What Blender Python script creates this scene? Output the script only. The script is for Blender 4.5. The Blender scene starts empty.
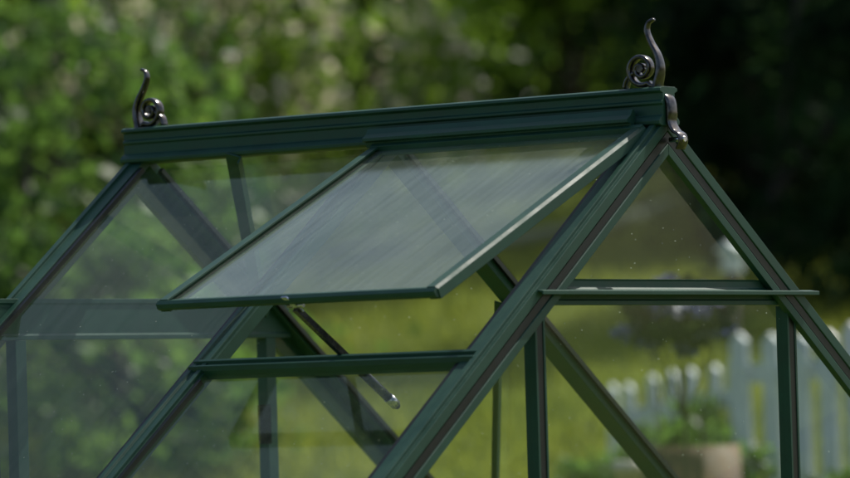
import bpy, bmesh, math
import numpy as np
from mathutils import Vector, Matrix
rng=np.random.default_rng(7)
sc=bpy.context.scene
RZ=1.95           # ridge height above ground
L=1.27; S=0.7581; TH=math.atan(S); CT,ST=math.cos(TH),math.sin(TH)
HW=0.965; EZ=-HW*S
COL=bpy.context.collection

# ---------------------------------------------------------------- materials
def newmat(name):
    m=bpy.data.materials.new(name); m.use_nodes=True
    nt=m.node_tree; nt.nodes.clear()
    return m,nt,nt.nodes,nt.links
def N(nodes,t,**kw):
    n=nodes.new(t)
    for k,v in kw.items():
        if k in n.inputs: n.inputs[k].default_value=v
        else: setattr(n,k,v)
    return n
def ramp(nodes,stops):
    r=nodes.new('ShaderNodeValToRGB'); e=r.color_ramp.elements
    while len(e)<len(stops): e.new(0.5)
    for i,(p,c) in enumerate(stops): e[i].position=p; e[i].color=(*c,1) if len(c)==3 else c
    return r
def paint(name,c1,c2,rough=0.4,scale=25,metal=0,bump=0.05,spec=.5):
    m,nt,n,l=newmat(name)
    o=N(n,'ShaderNodeOutputMaterial'); p=N(n,'ShaderNodeBsdfPrincipled')
    p.inputs['Metallic'].default_value=metal
    p.inputs['Specular IOR Level'].default_value=spec
    tc=N(n,'ShaderNodeTexCoord')
    a=N(n,'ShaderNodeTexNoise'); a.inputs['Scale'].default_value=scale; a.inputs['Detail'].default_value=8; a.inputs['Roughness'].default_value=.65
    l.new(tc.outputs['Object'],a.inputs['Vector'])
    r=ramp(n,[(.35,c1),(.7,c2)]); l.new(a.outputs['Fac'],r.inputs['Fac']); l.new(r.outputs['Color'],p.inputs['Base Color'])
    r2=ramp(n,[(.3,(rough*.8,)*3),(.75,(min(1,rough*1.35),)*3)]); l.new(a.outputs['Fac'],r2.inputs['Fac']); l.new(r2.outputs['Color'],p.inputs['Roughness'])
    b=N(n,'ShaderNodeBump'); b.inputs['Strength'].default_value=bump; b.inputs['Distance'].default_value=.002
    l.new(a.outputs['Fac'],b.inputs['Height']); l.new(b.outputs['Normal'],p.inputs['Normal'])
    l.new(p.outputs[0],o.inputs[0]); return m
GREEN=paint('green_powder_coat',(.010,.046,.030),(.017,.068,.045),.50,14,spec=.32)
BLACK=paint('black_rubber_gasket',(.004,.006,.006),(.008,.011,.011),.4,40,spec=.3)
PEWTER=paint('dark_pewter',(.03,.03,.03),(.13,.125,.12),.20,60,metal=.9)
DARKM=paint('dark_anodised',(.012,.014,.016),(.03,.03,.035),.25,60,metal=.3)
SILVER=paint('silver',(.4,.4,.42),(.6,.6,.6),.25,60,metal=1)
WHITEP=paint('white_wood_paint',(.6,.62,.64),(.85,.85,.85),.55,8,bump=.3)
WOOD=paint('brown_wood',(.07,.035,.015),(.22,.115,.055),.6,12,bump=.3)
BARK=paint('bark',(.02,.015,.01),(.06,.045,.03),.85,10,bump=.5)
CERAM=paint('pale_ceramic',(.5,.42,.34),(.7,.62,.52),.4,8)
EDGE=paint('grey_green_line',(.18,.20,.17),(.28,.30,.26),.7,30)  # dull grey-green for the curved line past the gable
SOIL=paint('soil',(.02,.014,.01),(.05,.035,.025),.9,20)

def glass(name,dust,streak_rot,seed,refl=1.0,rough=.03,streak=.1):
    m,nt,n,l=newmat(name)
    o=N(n,'ShaderNodeOutputMaterial')
    g=N(n,'ShaderNodeNewGeometry')
    dot=N(n,'ShaderNodeVectorMath'); dot.operation='DOT_PRODUCT'; l.new(g.outputs['Incoming'],dot.inputs[0]); l.new(g.outputs['Normal'],dot.inputs[1])
    def M(op,a,b=None):
        x=N(n,'ShaderNodeMath'); x.operation=op
        for i,v in enumerate((a,b)):
            if v is None: continue
            if isinstance(v,(int,float)): x.inputs[i].default_value=v
            else: l.new(v,x.inputs[i])
        return x.outputs[0]
    c=M('ABSOLUTE',dot.outputs['Value']); f=M('POWER',M('SUBTRACT',1.0,c),5.0)
    tc=N(n,'ShaderNodeTexCoord')
    mp=N(n,'ShaderNodeMapping'); mp.inputs['Rotation'].default_value=(0,0,streak_rot); mp.inputs['Scale'].default_value=(80,2.0,2.0); mp.inputs['Location'].default_value=(seed,seed,0)
    l.new(tc.outputs['Object'],mp.inputs['Vector'])
    s=N(n,'ShaderNodeTexNoise'); s.inputs['Scale'].default_value=1; s.inputs['Detail'].default_value=3; l.new(mp.outputs[0],s.inputs['Vector'])
    b=N(n,'ShaderNodeTexNoise'); b.inputs['Scale'].default_value=5; b.inputs['Detail'].default_value=6; l.new(tc.outputs['Object'],b.inputs['Vector'])
    v=N(n,'ShaderNodeTexVoronoi'); v.inputs['Scale'].default_value=48; l.new(tc.outputs['Object'],v.inputs['Vector'])
    spk=M('LESS_THAN',v.outputs['Distance'],.07)
    sep=N(n,'ShaderNodeSeparateColor'); l.new(v.outputs['Color'],sep.inputs[0])
    pick=M('GREATER_THAN',sep.outputs[0],.65)
    spk=M('MULTIPLY',M('MULTIPLY',spk,pick),.38)
    rs=ramp(n,[(.3,(0,0,0)),(.8,(1,1,1))]); l.new(s.outputs['Fac'],rs.inputs[0])
    rb=ramp(n,[(.3,(.45,)*3),(.7,(1,1,1))]); l.new(b.outputs['Fac'],rb.inputs[0])
    d=M('MULTIPLY',M('ADD',M('MULTIPLY',rs.outputs[0],streak*3.5),.8-streak),rb.outputs[0])
    d=M('ADD',M('MULTIPLY',d,dust),spk)
    F=M('MULTIPLY',M('ADD',M('MULTIPLY',f,.96),.04),1.85*refl)
    F=M('MINIMUM',M('MULTIPLY',F,M('ADD',M('MULTIPLY',rs.outputs[0],streak),1.0-streak*.5)),1.0)
    tr=N(n,'ShaderNodeBsdfTransparent'); tr.inputs[0].default_value=(.93,.97,.95,1)
    gl=N(n,'ShaderNodeBsdfGlossy'); gl.inputs['Roughness'].default_value=rough; gl.inputs['Color'].default_value=(.90,1,.86,1)
    df=N(n,'ShaderNodeBsdfDiffuse'); df.inputs[0].default_value=(.60,.68,.58,1)
    tl=N(n,'ShaderNodeBsdfTranslucent'); tl.inputs[0].default_value=(.60,.68,.58,1)
    mx0=N(n,'ShaderNodeMixShader'); mx0.inputs[0].default_value=.5; l.new(df.outputs[0],mx0.inputs[1]); l.new(tl.outputs[0],mx0.inputs[2])
    mx1=N(n,'ShaderNodeMixShader'); l.new(d,mx1.inputs[0]); l.new(tr.outputs[0],mx1.inputs[1]); l.new(mx0.outputs[0],mx1.inputs[2])
    mx2=N(n,'ShaderNodeMixShader'); l.new(F,mx2.inputs[0]); l.new(mx1.outputs[0],mx2.inputs[1]); l.new(gl.outputs[0],mx2.inputs[2])
    l.new(mx2.outputs[0],o.inputs[0]); return m
GL_ROOF=glass('roof_pane',.05,.35,1,.48,.06,.18)
GL_VENT=glass('vent_pane',.25,.5,3,.66,.12,.15)
GL_WALL=glass('wall_pane',.015,.3,7,.5,.03,.1)

def leafmat(name,cols,trans=.45,rough=.4,scale=.9,spec=.5):
    m,nt,n,l=newmat(name)
    o=N(n,'ShaderNodeOutputMaterial'); p=N(n,'ShaderNodeBsdfPrincipled'); p.inputs['Roughness'].default_value=rough
    p.inputs['Specular IOR Level'].default_value=spec
    g=N(n,'ShaderNodeNewGeometry'); tc=N(n,'ShaderNodeTexCoord')
    a=N(n,'ShaderNodeTexNoise'); a.inputs['Scale'].default_value=scale; a.inputs['Detail'].default_value=3
    l.new(tc.outputs['Object'],a.inputs['Vector'])
    mm=N(n,'ShaderNodeMath'); mm.operation='MULTIPLY_ADD'; l.new(g.outputs['Random Per Island'],mm.inputs[0]); mm.inputs[1].default_value=.40
    m2=N(n,'ShaderNodeMath'); m2.operation='MULTIPLY_ADD'; l.new(a.outputs['Fac'],m2.inputs[0]); m2.inputs[1].default_value=1.9; m2.inputs[2].default_value=-.68
    l.new(m2.outputs[0],mm.inputs[2])
    r=ramp(n,[(i/(len(cols)-1),c) for i,c in enumerate(cols)]); l.new(mm.outputs[0],r.inputs[0])
    l.new(r.outputs[0],p.inputs['Base Color'])
    t=N(n,'ShaderNodeBsdfTranslucent'); hs=N(n,'ShaderNodeHueSaturation'); hs.inputs['Value'].default_value=2.3; hs.inputs['Hue'].default_value=.487
    l.new(r.outputs[0],hs.inputs['Color']); l.new(hs.outputs[0],t.inputs[0])
    mx=N(n,'ShaderNodeMixShader'); mx.inputs[0].default_value=trans; l.new(p.outputs[0],mx.inputs[1]); l.new(t.outputs[0],mx.inputs[2]); l.new(mx.outputs[0],o.inputs[0])
    return m
LF_BRIGHT=leafmat('bright_leaves',[(.018,.042,.006),(.095,.18,.020),(.20,.31,.04)],.6,.4)
LF_MID=leafmat('mid_leaves',[(.010,.03,.007),(.055,.12,.020),(.11,.19,.032)],.55,.45)
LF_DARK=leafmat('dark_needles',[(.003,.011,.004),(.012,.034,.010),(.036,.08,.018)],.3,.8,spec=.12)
LF_FLOWER=leafmat('pale_blossom',[(.3,.29,.17),(.46,.43,.32),(.58,.53,.44)],.4,.5)
LF_BLUE=leafmat('blue_blossom',[(.03,.03,.10),(.07,.07,.2),(.12,.12,.3)],.3,.5)
LF_GRASS=leafmat('grass_blades',[(.06,.09,.010),(.125,.155,.020),(.21,.235,.035)],.45,.6,.5,spec=.25)

# ---------------------------------------------------------------- helpers
def empty(name,loc=(0,0,0)):
    e=bpy.data.objects.new(name,None); e.location=loc; COL.objects.link(e); return e
def link(name,me,parent,mat):
    me.materials.append(mat)
    o=bpy.data.objects.new(name,me); COL.objects.link(o)
    if parent is not None: o.parent=parent
    return o
def beam(name,parent,mat,p0,p1,A,B,prof,mit0=None,bev=0):
    p0=Vector(p0);p1=Vector(p1);A=Vector(A);B=Vector(B);t=(p1-p0).normalized()
    bm=bmesh.new(); r0=[];r1=[]
    for a,b in prof:
        q=p0+A*a+B*b
        if mit0: 
            pl,nn=Vector(mit0[0]),Vector(mit0[1]); q=q+t*((pl-q).dot(nn)/t.dot(nn))
        r0.append(bm.verts.new(q)); r1.append(bm.verts.new(p1+A*a+B*b))
    k=len(prof)
    for i in range(k): bm.faces.new((r0[i],r0[(i+1)%k],r1[(i+1)%k],r1[i]))
    bm.faces.new(r0); bm.faces.new(r1)
    bmesh.ops.recalc_face_normals(bm,faces=bm.faces)
    me=bpy.data.meshes.new(name); bm.to_mesh(me); bm.free()
    o=link(name,me,parent,mat)
    if bev:
        md=o.modifiers.new('bev','BEVEL'); md.width=bev; md.segments=2; md.limit_method='ANGLE'; md.angle_limit=.6
    return o
def rect(a0,a1,b0,b1): return [(a0,b0),(a1,b0),(a1,b1),(a0,b1)]
def poly(name,parent,mat,pts):
    me=bpy.data.meshes.new(name); me.from_pydata([tuple(p) for p in pts],[],[list(range(len(pts)))]); me.update()
    return link(name,me,parent,mat)

# ---------------------------------------------------------------- greenhouse
GH=empty('greenhouse',(0,0,RZ))
X=(1,0,0)
def sl(side,x,h,b=0):
    return Vector((x,side*h+side*b*ST,-h*S+b*CT))
def nrm(side): return Vector((0,side*ST,CT))
BAR=[(-.021,-.024),(.021,-.024),(.021,.0),(.017,.0),(.017,.007),(.007,.007),(.005,.003),(-.005,.003),(-.007,.007),(-.017,.007),(-.017,0),(-.021,0)]
GBAR=[(-.024,-.014),(.008,-.014),(.008,-.052),(.022,-.052),(.022,-.036),(.017,-.034),(.017,-.018),(.022,-.016),(.022,.003),(.014,.003),(.014,.010),(.002,.010),(.002,.004),(-.024,.004)]
mit=((0,0,0),(0,1,0))
for side,sn in ((-1,'front'),(1,'back')):
    for x,av,nm in ((0,(-1,0,0),'far'),(L,(1,0,0),'near')):
        beam(f'{sn}_{nm}_gable_rafter',GH,GREEN,sl(side,x,0),sl(side,x,HW+.02),av,nrm(side),GBAR,mit,.0009)
        beam(f'{sn}_{nm}_rafter_gasket',GH,BLACK,sl(side,x,0),sl(side,x,HW+.01),av,nrm(side),rect(.0175,.0205,-.0335,-.0185),mit)
        beam(f'{sn}_{nm}_roof_gasket',GH,BLACK,sl(side,x,.03),sl(side,x,HW+.01),av,nrm(side),rect(-.034,-.0245,-.008,.0015))
    beam(f'{sn}_mid_rafter',GH,GREEN,sl(side,L/2,0),sl(side,L/2,HW+.02),X,nrm(side),BAR,mit,.0009)
    for k,(a0,a1) in enumerate(((-.029,-.0215),(.0215,.029))):
        if side==-1 and k==1: h0=.60
        else: h0=.03
        beam(f'{sn}_mid_gasket_{k}',GH,BLACK,sl(side,L/2,h0),sl(side,L/2,HW+.01),X,nrm(side),rect(a0,a1,-.008,.0018))
    beam(f'{sn}_eaves_gutter',GH,GREEN,(-.03,side*(HW+.01),EZ-.02),(L+.03,side*(HW+.01),EZ-.02),(0,side,0),(0,0,1),
         [(-.02,-.03),(.05,-.03),(.062,.012),(.055,.014),(.045,-.022),(-.012,-.022),(-.012,.02),(-.02,.02)])
half=[(.0,.060),(.020,.060),(.027,.057),(.028,.052),(.019,.048),(.019,.036),(.023,.033),(.023,.029),(.019,.026),(.019,.008),(.026,.004),(.033,-.003),(.032,-.009),(.024,-.012)]
RP=[(a,b) for a,b in half[1:]]+[(-a,b) for a,b in reversed(half[1:])]
beam('ridge_beam',GH,GREEN,(-.026,0,0),(L+.026,0,0),(0,1,0),(0,0,1),RP,None,.0008)
beam('vent_hinge_rail',GH,GREEN,(L/2-.018,0,0),(L-.028,0,0),(0,-1,0),(0,0,1),
     [(.030,.006),(.034,.020),(.040,.020),(.046,.010),(.058,.002),(.058,-.004),(.048,-.006),(.044,-.016),(.036,-.016),(.034,-.004)],None,.0008)
hp=.4317/S
beam('vent_sill_bar',GH,GREEN,sl(-1,L/2-.015,hp),sl(-1,L+.005,hp),(0,-CT,-ST),nrm(-1),
     [(-.012,-.016),(.016,-.016),(.016,.004),(.012,.012),(.008,.012),(.008,.004),(-.004,.004),(-.006,.010),(-.012,.010)],None,.0008)
def flat(name,p0,p1,w,t=.003,side=1,mat=GREEN,off=-.028):
    p0=Vector(p0)+nrm(side)*off;p1=Vector(p1)+nrm(side)*off
    d=(p1-p0).normalized(); A=d.cross(nrm(side)).normalized()
    return beam(name,GH,mat,p0,p1,A,nrm(side),[(-w/2,0),(w/2,0),(w/2,-.018),(w/2-t,-.018),(w/2-t,-t),(-w/2,-t)])
flat('back_brace_a',sl(1,.275,-.018),sl(1,.01,.37),.034)
flat('back_brace_b',sl(1,L/2-.02,.38),sl(1,.17,.93),.018)
d1=.3165; y1=d1/S
beam('near_gable_crossbar',GH,GREEN,(L,-y1+.03,-d1),(L,y1-.02,-d1),(0,0,1),X,
     [(-.024,-.012),(-.024,.010),(-.016,.010),(-.014,.006),(-.006,.006),(-.004,.012),(.004,.012),(.008,.007),(.020,.007),(.023,.010),(.023,-.012)],None,.0008)
beam('near_gable_drip_lip',GH,GREEN,(L,-y1+.004,-d1+.001),(L,y1+.05,-d1+.001),(0,0,1),X,
     [(-.001,.0125),(-.003,.030),(-.007,.031),(-.007,.034),(.0,.034),(.003,.0125)],None,.0006)
VP=[(-.015,-.012),(-.015,.014),(-.009,.014),(-.009,.007),(.009,.007),(.009,.014),(.015,.014),(.015,-.012)]
for sx,xx,yy,nm in ((1,L,.399,'near'),(-1,0,.376,'far')):
    for s in (-1,1):
        z0=-.3165-.026 if nm=='near' else -.363
        beam(f'{nm}_gable_post_{"a" if s<0 else "b"}',GH,GREEN,(xx,s*yy,z0),(xx,s*yy,-RZ+.02),(0,1,0),(sx,0,0),VP,None,.0008)
        beam(f'{nm}_post_gasket_{"a" if s<0 else "b"}',GH,BLACK,(xx,s*yy,z0),(xx,s*yy,-RZ+.03),(0,1,0),(sx,0,0),rect(-.0085,.0085,.0075,.0125))
beam('far_gable_door_head',GH,GREEN,(0,-.44,-.3223),(0,.44,-.3223),(0,0,1),(-1,0,0),
     [(-.040,-.012),(-.040,.016),(.040,.016),(.040,-.012),(.032,-.012),(.028,-.010),(-.028,-.010),(-.032,-.012)],None,.0008)
beam('far_door_stile',GH,GREEN,(0,-.425,-.365),(0,-.425,-RZ+.03),(0,1,0),(-1,0,0),rect(-.012,.012,.016,.034))
beam('door_latch',GH,DARKM,(.02,.325,-.50),(.02,.325,-.58),(0,1,0),X,[(-.006,0),(.006,0),(.012,.01),(0,.03),(-.012,.01)])
for xx,sx in ((0,-1),(L,1)):
    beam(f'gable_base_{xx>0}',GH,GREEN,(xx,-HW+.02,-RZ+.04),(xx,HW-.02,-RZ+.04),(0,0,1),(sx,0,0),rect(-.03,.03,-.012,.015))
    for s in (-1,1):
        beam(f'corner_post_{xx>0}_{s}',GH,GREEN,(xx,s*HW,EZ-.03),(xx,s*HW,-RZ+.01),(0,-s,0),(sx,0,0),[(-.003,-.03),(.03,-.03),(.03,-.02),(.006,-.02),(.006,.012),(.03,.012),(.03,.02),(-.003,.02)])
for s in (-1,1):
    beam(f'side_stud_{s}',GH,GREEN,(L/2,s*HW,EZ-.03),(L/2,s*HW,-RZ+.02),X,(0,s,0),BAR)
    beam(f'side_base_{s}',GH,GREEN,(.02,s*HW,-RZ+.04),(L-.02,s*HW,-RZ+.04),(0,0,1),(0,s,0),rect(-.03,.03,-.014,.017))
def slope_pane(name,side,x0,x1,h0,h1,mat,b=-.006):
    o=poly(name,GH,mat,[(x0,-h1/CT,0),(x1,-h1/CT,0),(x1,-h0/CT,0),(x0,-h0/CT,0)])
    if side==-1: o.matrix_local=Matrix.Translation(nrm(-1)*b)@Matrix.Rotation(TH,4,'X')
    else: o.matrix_local=Matrix.Translation(nrm(1)*b)@Matrix.Translation((L,0,0))@Matrix.Rotation(math.pi,4,'Z')@Matrix.Rotation(TH,4,'X')
    return o
slope_pane('front_pane_a',-1,.02,L/2-.02,.03,HW,GL_ROOF)
slope_pane('front_pane_b',-1,L/2+.02,L-.02,hp+.015,HW,GL_ROOF)
slope_pane('back_pane_a',1,.02,L/2-.02,.03,HW,GL_WALL)
slope_pane('back_pane_b',1,L/2+.02,L-.02,.03,HW,GL_WALL)
for xx,nm in ((L+.001,'near'),(-.001,'far')):
    poly(f'{nm}_gable_pane',GH,GL_WALL,[(xx,0,-.03),(xx,-HW+.01,EZ-.03),(xx,-HW+.01,-RZ+.05),(xx,HW-.01,-RZ+.05),(xx,HW-.01,EZ-.03)])
for s in (-1,1):
    poly(f'side_pane_{s}',GH,GL_WALL,[(.02,s*HW,EZ-.02),(L-.02,s*HW,EZ-.02),(L-.02,s*HW,-RZ+.06),(.02,s*HW,-RZ+.06)])
AL=.4394; LV=.7422
VT=empty('roof_vent'); VT.parent=GH
VT.matrix_local=Matrix.Rotation(AL,4,'X')
vx0,vx1=L/2+.006,L-.010
def vb(name,p0,p1,A,prof,mat=GREEN): return beam(name,VT,mat,p0,p1,A,(0,0,1),prof,None,.0007)
SP=[(-.012,-.015),(.012,-.015),(.012,-.010),(.002,-.007),(.002,.003),(.012,.005),(.012,.009),(-.006,.009),(-.012,.004)]
vb('vent_stile_a',(vx0,-.045,0),(vx0,-LV,0),X,SP)
vb('vent_stile_b',(vx1,-.045,0),(vx1,-LV,0),(-1,0,0),SP)
vb('vent_inner_lip',(vx0+.020,-.06,0),(vx0+.020,-LV+.01,0),X,rect(-.004,.004,-.006,-.0015))
vb('vent_top_rail',(vx0-.008,-.052,0),(vx1+.008,-.052,0),(0,-1,0),[(-.012,-.008),(.012,-.008),(.012,-.004),(.004,-.002),(.004,.010),(-.006,.012),(-.012,.004)])
vb('vent_bottom_rail',(vx0-.010,-LV,0),(vx1+.010,-LV,0),(0,-1,0),[(-.014,-.010),(.006,-.010),(.010,-.004),(.010,.004),(.002,.008),(-.004,.004),(-.014,.003)])
poly('vent_pane',VT,GL_VENT,[(vx0+.004,-LV+.004,0),(vx1-.004,-LV+.004,0),(vx1-.004,-.05,0),(vx0+.004,-.05,0)])
def cyl(name,parent,mat,p0,p1,r0,r1=None,seg=20,z=None):
    r1=r0 if r1 is None else r1
    p0=Vector(p0);p1=Vector(p1);d=(p1-p0);q=d.to_track_quat('Z','Y').to_matrix().to_4x4()
    bm=bmesh.new(); bmesh.ops.create_cone(bm,cap_ends=True,segments=seg,radius1=r0,radius2=r1,depth=d.length)
    bmesh.ops.transform(bm,matrix=Matrix.Translation((p0+p1)/2)@q,verts=bm.verts)
    me=bpy.data.meshes.new(name); bm.to_mesh(me); bm.free()
    for f in me.polygons: f.use_smooth=len(f.vertices)==4
    return link(name,me,parent,mat)
ST_=empty('vent_stay_arm'); ST_.parent=GH
a=Vector((.945,-.665,-.335)); b_=Vector((.985,-.435,-.512))
dd=(b_-a)
side=dd.cross(Vector((0,0,1))).normalized(); up=side.cross(dd).normalized()
beam('stay_channel',ST_,DARKM,a,a+dd*.50,side,up,[(-.006,-.005),(.006,-.005),(.006,.006),(.004,.006),(.004,-.002),(-.004,-.002),(-.004,.006),(-.006,.006)])
cyl('stay_rod',ST_,SILVER,a+dd*.02+up*.005,a+dd*.66+up*.005,.0034)
cyl('stay_cylinder',ST_,DARKM,a+dd*.58,a+dd*.93,.0085)
cyl('stay_cylinder_band',ST_,SILVER,a+dd*.60,a+dd*.63,.0092)
cyl('stay_collar',ST_,SILVER,a+dd*.91,a+dd*.985,.0095)
cyl('stay_tip',ST_,DARKM,a+dd*.985,a+dd*1.01,.0085,.005)
cyl('stay_bracket_pin',ST_,SILVER,a+Vector((-.018,0,.006)),a+Vector((.018,0,.006)),.004)
beam('stay_bracket',ST_,SILVER,a+Vector((-.010,-.02,.022)),a+Vector((.008,.006,-.004)),(1,0,0),(0,.5,.8),rect(-.006,.006,-.002,.001))

# ---------------------------------------------------------------- finials
def catmull(P,n=10):
    P=[Vector(p) for p in P]; P=[P[0]*2-P[1]]+P+[P[-1]*2-P[-2]]; out=[]
    for i in range(1,len(P)-2):
        for k in range(n):
            t=k/n; p0,p1,p2,p3=P[i-1:i+3]
            out.append(.5*((2*p1)+(p2-p0)*t+(2*p0-5*p1+4*p2-p3)*t*t+(3*p1-p0-3*p2+p3)*t**3))
    out.append(P[-2]); return out
def strip(name,parent,mat,path,width,thick,sgn,x0):
    bm=bmesh.new(); rings=[]; n=len(path)
    for i,p in enumerate(path):
        t=(path[min(i+1,n-1)]-path[max(i-1,0)]).normalized(); nn=Vector((-t.y,t.x))
        w=width(i/(n-1)) if callable(width) else width; th=thick(i/(n-1)) if callable(thick) else thick
        ring=[]
        for k in range(12):
            an=2*math.pi*k/12; ca,sa=math.cos(an),math.sin(an)
            ey=math.copysign(abs(ca)**.5,ca)*w/2; en=math.copysign(abs(sa)**.5,sa)*th/2
            q=p+nn*en
            ring.append(bm.verts.new((x0+sgn*q.x,ey,q.y)))
        rings.append(ring)
    for r0,r1 in zip(rings,rings[1:]):
        for k in range(12): bm.faces.new((r0[k],r0[(k+1)%12],r1[(k+1)%12],r1[k]))
    bm.faces.new(rings[0]);bm.faces.new(rings[-1])
    bmesh.ops.recalc_face_normals(bm,faces=bm.faces)
    for f in bm.faces: f.smooth=True
    me=bpy.data.meshes.new(name); bm.to_mesh(me); bm.free(); return link(name,me,parent,mat)
def finial(sgn,x0,sc_=1.0,lean=0.0):
    F=empty('ridge_finial'); F.location=(0,0,RZ)
    P=[(-.002,.186),(-.014,.180),(-.018,.165),(-.010,.144),(.003,.122),(.009,.102),(.008,.084),(.003,.068),(.002,.056),(.014,.048),(.028,.036),(.032,.014),(.031,-.006),(.040,-.022),(.052,-.030),(.055,-.042),(.048,-.056)]
    P=[(x*sc_-lean*max(0,z-.07),z if z<.06 else .06+(z-.06)*sc_) for x,z in P]
    strip('scroll_stem',F,PEWTER,catmull(P,8),lambda t:.009+.019*min(1,t*2.0),lambda t:.0055+.006*math.sin(min(1,t*1.1)*math.pi),sgn,x0)
    sp=[]; c=Vector((-.032*sc_,.060+.036*sc_))
    for i in range(70):
        u=i/69; r=(.031*(1-u)+.005*u)*sc_; an=math.radians(-60-620*u*1.0)
        sp.append(c+Vector((math.cos(an),math.sin(an)))*r)
    sp=[Vector((.0,.062)),Vector((-.010*sc_,.064))]+sp
    strip('scroll_coil',F,PEWTER,sp,.020,lambda t:.0095-.002*t,sgn,x0)
    cyl('scroll_eye',F,PEWTER,(x0+sgn*c.x,-.010,c.y),(x0+sgn*c.x,.010,c.y),.0065*sc_)
    strip('scroll_leg',F,PEWTER,catmull([(-.048*sc_,.090),(-.064*sc_,.078),(-.070*sc_,.062)],6),.018,.007,sgn,x0)
    cyl('foot_screw',F,SILVER,(x0+sgn*.026,0,-.038),(x0+sgn*.060,0,-.038),.005)
    return F
finial(1,L,1.0); finial(-1,0.002,.93,.05)

# ---------------------------------------------------------------- camera
CW=np.array([6.3596,-7.19,-.5207+RZ]); yaw,pitch,roll,f=-.6653,.0357,-.0289,4793.8
fw=np.array([math.sin(yaw)*math.cos(pitch),math.cos(yaw)*math.cos(pitch),math.sin(pitch)])
r=np.array([math.cos(yaw),-math.sin(yaw),0]); u=np.cross(r,fw)
r2=r*math.cos(roll)+u*math.sin(roll); u2=-r*math.sin(roll)+u*math.cos(roll)
cd=bpy.data.cameras.new('Camera'); cam=bpy.data.objects.new('Camera',cd); COL.objects.link(cam)
M=Matrix(((r2[0],u2[0],-fw[0],CW[0]),(r2[1],u2[1],-fw[1],CW[1]),(r2[2],u2[2],-fw[2],CW[2]),(0,0,0,1)))
cam.matrix_world=M; cd.sensor_width=36; cd.lens=f/850*36; cd.clip_start=.1; cd.clip_end=1000
cd.dof.use_dof=True; cd.dof.focus_distance=8.95; cd.dof.aperture_fstop=4.0; cd.dof.aperture_blades=0
sc.camera=cam

# ---------------------------------------------------------------- site axes: D = distance up the garden, s = across
F2=np.array([math.sin(yaw),math.cos(yaw)]); R2=np.array([math.cos(yaw),-math.sin(yaw)])
def W(D,s): return CW[:2]+F2*D+R2*s
def gz(D,s=0):
    D=np.asarray(D,float); t=np.clip(D-12.5,0,None)
    z=.135*t
    z=np.where(t>24,.135*24+.04*(t-24),z); z=np.minimum(z,7)
    return z+.06*np.sin(D*.7+np.asarray(s)*.9)*np.clip(t/4,0,1)
Ds=np.concatenate([np.linspace(-300,0,12)[:-1],np.linspace(0,60,100),np.linspace(60,400,14)[1:]])
ss=np.concatenate([np.linspace(-300,-25,10)[:-1],np.linspace(-25,25,60),np.linspace(25,300,10)[1:]])
vs=[];fs=[]
for D in Ds:
    for s_ in ss:
        p=W(D,s_); vs.append((p[0],p[1],float(gz(D,s_))))
k=len(ss)
for i in range(len(Ds)-1):
    for j in range(k-1): fs.append((i*k+j,i*k+j+1,(i+1)*k+j+1,(i+1)*k+j))
me=bpy.data.meshes.new('ground'); me.from_pydata(vs,[],fs); me.update()
for p in me.polygons: p.use_smooth=True
m,nt,n,l=newmat('lawn'); o=N(n,'ShaderNodeOutputMaterial'); p=N(n,'ShaderNodeBsdfPrincipled'); p.inputs['Roughness'].default_value=.9
p.inputs['Specular IOR Level'].default_value=.15
tc=N(n,'ShaderNodeTexCoord'); a1=N(n,'ShaderNodeTexNoise'); a1.inputs['Scale'].default_value=1.1; a1.inputs['Detail'].default_value=9; l.new(tc.outputs['Object'],a1.inputs['Vector'])
rr=ramp(n,[(.3,(.055,.085,.010)),(.5,(.10,.130,.018)),(.7,(.17,.19,.03))]); l.new(a1.outputs['Fac'],rr.inputs[0]); l.new(rr.outputs[0],p.inputs['Base Color']); l.new(p.outputs[0],o.inputs[0])
link('ground',me,None,m)

def leaves(name,parent,mat,C,size,asp=.55,up=0.0):
    n=len(C); a=rng.normal(size=(n,3)); a[:,2]+=up; a/=np.linalg.norm(a,axis=1)[:,None]
    b=rng.normal(size=(n,3)); b-=a*(a*b).sum(1)[:,None]; b/=np.linalg.norm(b,axis=1)[:,None]
    sz=size*rng.uniform(.6,1.4,n)[:,None]
    v=np.empty((n,4,3)); v[:,0]=C-a*sz; v[:,1]=C+b*sz*asp; v[:,2]=C+a*sz; v[:,3]=C-b*sz*asp
    me=bpy.data.meshes.new(name); me.vertices.add(n*4); me.vertices.foreach_set('co',v.ravel())
    me.loops.add(n*4); me.loops.foreach_set('vertex_index',np.arange(n*4,dtype=np.int32))
    me.polygons.add(n); me.polygons.foreach_set('loop_start',np.arange(0,n*4,4,dtype=np.int32)); me.polygons.foreach_set('loop_total',np.full(n,4,dtype=np.int32))
    me.update(calc_edges=True); return link(name,me,parent,mat)
def clumps(cen,rad,nc,nl,cr):
    d=rng.normal(size=(nc,3)); d/=np.linalg.norm(d,axis=1)[:,None]; d*=rng.uniform(.25,1,nc)[:,None]**.5
    cc=np.array(cen)+d*np.array(rad)
    cr_=cr*rng.uniform(.5,1.3,nc)
    P=cc[:,None,:]+rng.normal(size=(nc,nl,3))*cr_[:,None,None]*np.array([1,1,.6])*.6
    return P.reshape(-1,3),cc
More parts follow.
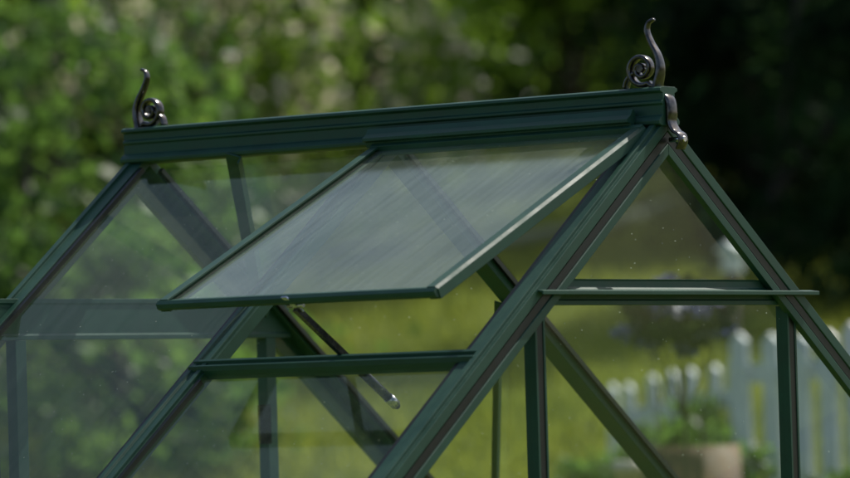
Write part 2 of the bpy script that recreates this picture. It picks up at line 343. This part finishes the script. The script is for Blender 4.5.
def trunk(name,parent,base,top,r,targets):
    bm=bmesh.new()
    def seg(p0,p1,ra,rb):
        p0=Vector(p0);p1=Vector(p1);d=p1-p0
        if d.length<.05: return
        q=d.to_track_quat('Z','Y').to_matrix().to_4x4(); g=bmesh.ops.create_cone(bm,cap_ends=True,segments=8,radius1=ra,radius2=rb,depth=d.length)
        bmesh.ops.transform(bm,matrix=Matrix.Translation((p0+p1)/2)@q,verts=g['verts'])
    base=Vector(base);top=Vector(top); pts=[base.lerp(top,t)+Vector((rng.normal()*.06*t,rng.normal()*.06*t,0))*(top-base).length*.3 for t in np.linspace(0,1,6)]
    for i in range(5): seg(pts[i],pts[i+1],r*(1-.15*i),r*(1-.15*(i+1)))
    for t in targets: 
        k=int(rng.integers(1,5)); seg(pts[k],t,r*.3,r*.06)
    me=bpy.data.meshes.new(name); bm.to_mesh(me); bm.free(); return link(name,me,parent,BARK)
def tree(name,D,s_,zc,rad,nc,nl,cr,mat,size,trunkr=.12,extra=None):
    p=W(D,s_); g=float(gz(D,s_)); e=empty(name,(p[0],p[1],g))
    cen=(0,0,zc); P,cc=clumps(cen,rad,nc,nl,cr)
    P=P[P[:,2]>.02]
    leaves('crown',e,mat,P,size)
    trunk('trunk',e,(0,0,-.1),(0,0,zc+rad[2]*.5),trunkr,[tuple(c) for c in cc[:14]])
    if extra is not None:
        m2,frac,sz=extra; d=rng.normal(size=(int(len(P)*frac),3)); 
        Q=P[rng.integers(0,len(P),int(len(P)*frac))]+d*.05
        leaves('blossom',e,m2,Q,sz,.9)
    return e
def conifer(D,s_,h,rb,nc,mat=LF_DARK):
    p=W(D,s_); g=float(gz(D,s_)); e=empty('conifer_tree',(p[0],p[1],g))
    t=rng.uniform(0,1,nc)**1.1; an=rng.uniform(0,2*math.pi,nc); rr_=rb*(1-t)*rng.uniform(.55,1.05,nc)+.1
    z=.1+t*h-.12*rr_
    cc=np.stack([rr_*np.cos(an),rr_*np.sin(an),z],1)
    k=45; q=rng.uniform(.3,1,(nc,k,1)); P=np.array([0,0,1])*(z[:,None,None]+.1*rb)*(1-q)+cc[:,None,:]*q
    P[...,2]=(z[:,None]+.25*rr_[:,None]*(1-q[...,0])); P+=rng.normal(size=P.shape)*np.array([.13,.13,.07])
    leaves('needles',e,mat,P.reshape(-1,3),.085,.28)
    trunk('trunk',e,(0,0,-.1),(0,0,h*.95),.16,[tuple(c) for c in cc[:30]])
    return e
tree('hazel_tree',33,-2.6,2.6,(2.0,1.6,2.4),100,70,.42,LF_BRIGHT,.07)
tree('hazel_tree',37,-.4,2.7,(1.8,1.5,2.2),90,70,.42,LF_BRIGHT,.075)
tree('hazel_tree',33,-6.0,3.0,(2.2,2.2,2.7),110,80,.5,LF_MID,.08)
tree('apple_tree',39,1.2,2.2,(1.4,1.2,1.7),80,80,.4,LF_BRIGHT,.075)
tree('apple_tree',46,3.2,4.0,(2.4,2.4,3.0),120,80,.45,LF_MID,.08)
tree('flowering_shrub',29,-1.35,1.25,(1.0,.8,.95),64,70,.28,LF_BRIGHT,.05,.04,(LF_FLOWER,.42,.045))
tree('flowering_shrub',30,-.35,.9,(.8,.8,.8),45,70,.26,LF_BRIGHT,.05,.04,(LF_FLOWER,.28,.04))
tree('laurel_shrub',23,-1.9,.9,(1.2,1.0,1.1),70,80,.26,LF_MID,.05,.04)
tree('laurel_shrub',21,-1.35,.45,(.9,.7,.7),50,80,.22,LF_MID,.045,.04)
tree('laurel_shrub',25,-3.3,1.2,(1.3,1.2,1.4),70,80,.3,LF_DARK,.05,.04)
tree('yew_shrub',30,2.1,1.1,(.7,.7,1.2),60,90,.3,LF_DARK,.05,.05)
for D,s_,h,rb in ((27,2.75,8,1.15),(31,3.3,9,1.6),(34,5.2,10,2.3),(36,2.0,9,1.1),(33,7.8,9,2.2),(34,2.9,11,1.5),(30,-9.5,9,2.3)):
    conifer(D,s_,h,rb,260)
e=empty('distant_woodland')
groups={0:[],1:[],2:[]}
for row,(D0,n_,hh) in enumerate(((52,26,4.2),(62,22,7.0))):
    for i in range(n_):
        s_=-26+i*2.1*(1+.15*row)+rng.normal()*.5; D=D0+rng.uniform(-3,4); p=W(D,s_); g=float(gz(D,s_))
        P,cc=clumps((p[0],p[1],g+hh),(2.4,2.4,hh+.4),90,75,.75)
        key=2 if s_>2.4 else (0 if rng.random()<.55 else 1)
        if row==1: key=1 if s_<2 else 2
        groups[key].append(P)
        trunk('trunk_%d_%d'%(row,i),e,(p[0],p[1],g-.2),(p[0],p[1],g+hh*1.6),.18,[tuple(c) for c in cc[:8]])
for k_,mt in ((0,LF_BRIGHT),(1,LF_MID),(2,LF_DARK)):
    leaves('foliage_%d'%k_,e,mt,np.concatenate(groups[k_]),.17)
ng=90000; Dg=rng.uniform(11,38,ng)**1.0; sg=rng.uniform(-1,1,ng)*(Dg*.13+.6); pg=CW[:2]+F2*Dg[:,None]+R2*sg[:,None]
C=np.stack([pg[:,0],pg[:,1],gz(Dg,sg)+.03],1)
leaves('grass',None,LF_GRASS,C,.06,.12,up=2.2)

# ---------------------------------------------------------------- fence etc.
def at(u_,v_,D):
    x=(u_-425)/f; y=(239-v_)/f; d=fw+r2*x+u2*y; k=D/(d[:2]@F2); q=CW+d*k; return q
def picket_fence(u0,u1,D0,D1,top0,top1,n_,w):
    A=at(u0,top0,D0);B=at(u1,top1,D1)
    e=empty('picket_fence',(A[0],A[1],0)); dv=Vector((B-A)); dh=Vector((dv.x,dv.y,0)).normalized(); nn=Vector((-dh.y,dh.x,0))
    for i in range(n_):
        t=i/(n_-1); p=Vector(A)+dv*t; p=Vector((p.x-A[0],p.y-A[1],p.z+rng.normal()*.01)); D=D0+(D1-D0)*t
        g=float(gz(D,0))-.1
        tilt=dh*rng.normal()*.02
        beam(f'picket_{i}',e,WHITEP,Vector((p.x,p.y,g)),p+tilt,dh,nn,rect(-w/2,w/2,-.01,.01))
        me=bpy.data.meshes.new('tip'); q=p+tilt
        a_=q-dh*w/2;b_=q+dh*w/2;c_=q+Vector((0,0,w*.35)); o1=nn*.01
        me.from_pydata([tuple(x) for x in (a_-o1,b_-o1,c_-o1,a_+o1,b_+o1,c_+o1)],[],[(0,1,2),(3,5,4),(0,2,5,3),(1,4,5,2)]); link(f'picket_tip_{i}',me,e,WHITEP)
    for dz in (.12,.55):
        a_=Vector((0,0,A[2]-dz))+nn*.03;b_=Vector((dv.x,dv.y,B[2]-dz))+nn*.03
        beam('rail',e,WHITEP,a_,b_,(0,0,1),nn,rect(-.035,.035,-.018,.018))
picket_fence(744,975,17.8,16.8,342,325,9,.088)
picket_fence(612,732,20.0,19.0,392,366,7,.074)
def lathe(name,parent,mat,prof,seg=28):
    bm=bmesh.new(); rings=[]
    for r_,z in prof: rings.append([bm.verts.new((r_*math.cos(2*math.pi*k/seg),r_*math.sin(2*math.pi*k/seg),z)) for k in range(seg)])
    for a_,b_ in zip(rings,rings[1:]):
        for k in range(seg): bm.faces.new((a_[k],a_[(k+1)%seg],b_[(k+1)%seg],b_[k]))
    bm.faces.new(rings[0]); bmesh.ops.recalc_face_normals(bm,faces=bm.faces)
    for f_ in bm.faces: f_.smooth=True
    me=bpy.data.meshes.new(name); bm.to_mesh(me); bm.free(); return link(name,me,parent,mat)
q=at(692,446,15.5); g=float(gz(15.5)); h=q[2]-g
e=empty('half_barrel_planter',(q[0],q[1],g))
lathe('barrel',e,WOOD,[(.12,0),(.145,h*.3),(.16,h*.65),(.155,h),(.130,h),(.135,h-.05)])
lathe('hoop',e,DARKM,[(.162,h*.72),(.165,h*.72),(.163,h*.80),(.158,h*.80)])
lathe('soil',e,SOIL,[(.001,h-.05),(.135,h-.045)])
P,cc=clumps((0,0,h+.02),(.10,.10,.04),14,22,.04); leaves('herbs',e,LF_MID,P,.020)
q=at(628,464,15); g=float(gz(15)); h=q[2]-g
e=empty('flower_pot',(q[0],q[1],g)); lathe('pot',e,CERAM,[(.03,0),(.04,h-.03),(.048,h-.03),(.048,h+.01),(.038,h+.01),(.036,h-.03)])
q=at(675,318,14.0); g=float(gz(14.0))
e=empty('delphinium_plant',(q[0],q[1],g)); zc=q[2]-g
P,cc=clumps((0,0,zc),(.15,.15,.11),30,30,.035); leaves('leaves',e,LF_DARK,P,.022)
P2,_=clumps((0,0,zc),(.16,.16,.12),18,14,.03); leaves('flowers',e,LF_BLUE,P2,.014,.9)
trunk('stems',e,(0,0,-.05),(0,0,zc),.012,[tuple(c) for c in cc[:10]])
q=at(733,272,21); g=float(gz(21)); e=empty('bird_box',(q[0],q[1],g)); zc=q[2]-g
cyl('post',e,BARK,(0,0,-.1),(0,0,zc),.02)
beam('box',e,WHITEP,(0,0,zc),(0,0,zc+.09),X,(0,1,0),rect(-.035,.035,-.035,.035))
beam('roof',e,WHITEP,(0,-.05,zc+.09),(0,.05,zc+.09),X,(0,0,1),[(-.055,.001),(.055,.001),(.055,.01),(0,.045),(-.055,.01)])
for u_,v_,D,rr_ in ((648,450,17.5,.16),(738,455,17.2,.10),(835,472,15.5,.09),(590,470,18,.22),(700,400,19,.10)):
    q=at(u_,v_,D); g=float(gz(D)); e=empty('border_plant',(q[0],q[1],g)); h=max(.15,q[2]-g)
    P,cc=clumps((0,0,h*.7),(rr_,rr_,h*.4),30,40,.06); leaves('leaves',e,LF_MID,P,.024); trunk('stems',e,(0,0,-.05),(0,0,h*.7),.01,[tuple(c) for c in cc[:8]])
e=empty('curved_line'); pts=[]  # tubes on the lawn standing in for a faint curved streak behind the gable
for i in range(16):
    t=i/15; uu=470+t*250; vv=256-58*t+8*math.sin(t*math.pi)
    lo,hi=14,60
    for _ in range(40):
        md=(lo+hi)/2; q=at(uu,vv,md)
        if q[2]>float(gz(md,0)): lo=md
        else: hi=md
    q=at(uu,vv,min(lo,34)); pts.append((q[0],q[1],max(q[2],float(gz(min(lo,34),0)))+.06))
for i in range(15): cyl(f'strip_{i}',e,EDGE,pts[i],pts[i+1],.05,seg=8)

# ---------------------------------------------------------------- light
sd=Vector((.12,.58,.80)).normalized()
w=bpy.data.worlds.new('World'); sc.world=w; w.use_nodes=True; nt=w.node_tree
sky=nt.nodes.new('ShaderNodeTexSky'); sky.sky_type='NISHITA'; sky.sun_disc=False
sky.air_density=1.0; sky.dust_density=3.0; sky.ozone_density=1.0
sky.sun_elevation=math.asin(sd.z); sky.sun_rotation=math.atan2(sd.x,sd.y)
bg=nt.nodes['Background']; bg.inputs[1].default_value=.14; nt.links.new(sky.outputs[0],bg.inputs[0])
sl_=bpy.data.lights.new('sun','SUN'); sl_.energy=5; sl_.angle=math.radians(.5); sl_.color=(1,.95,.86)
so=bpy.data.objects.new('sun',sl_); COL.objects.link(so); so.rotation_euler=sd.to_track_quat('Z','Y').to_euler()
sc.view_settings.view_transform='Standard'; sc.view_settings.look='None'; sc.view_settings.exposure=0
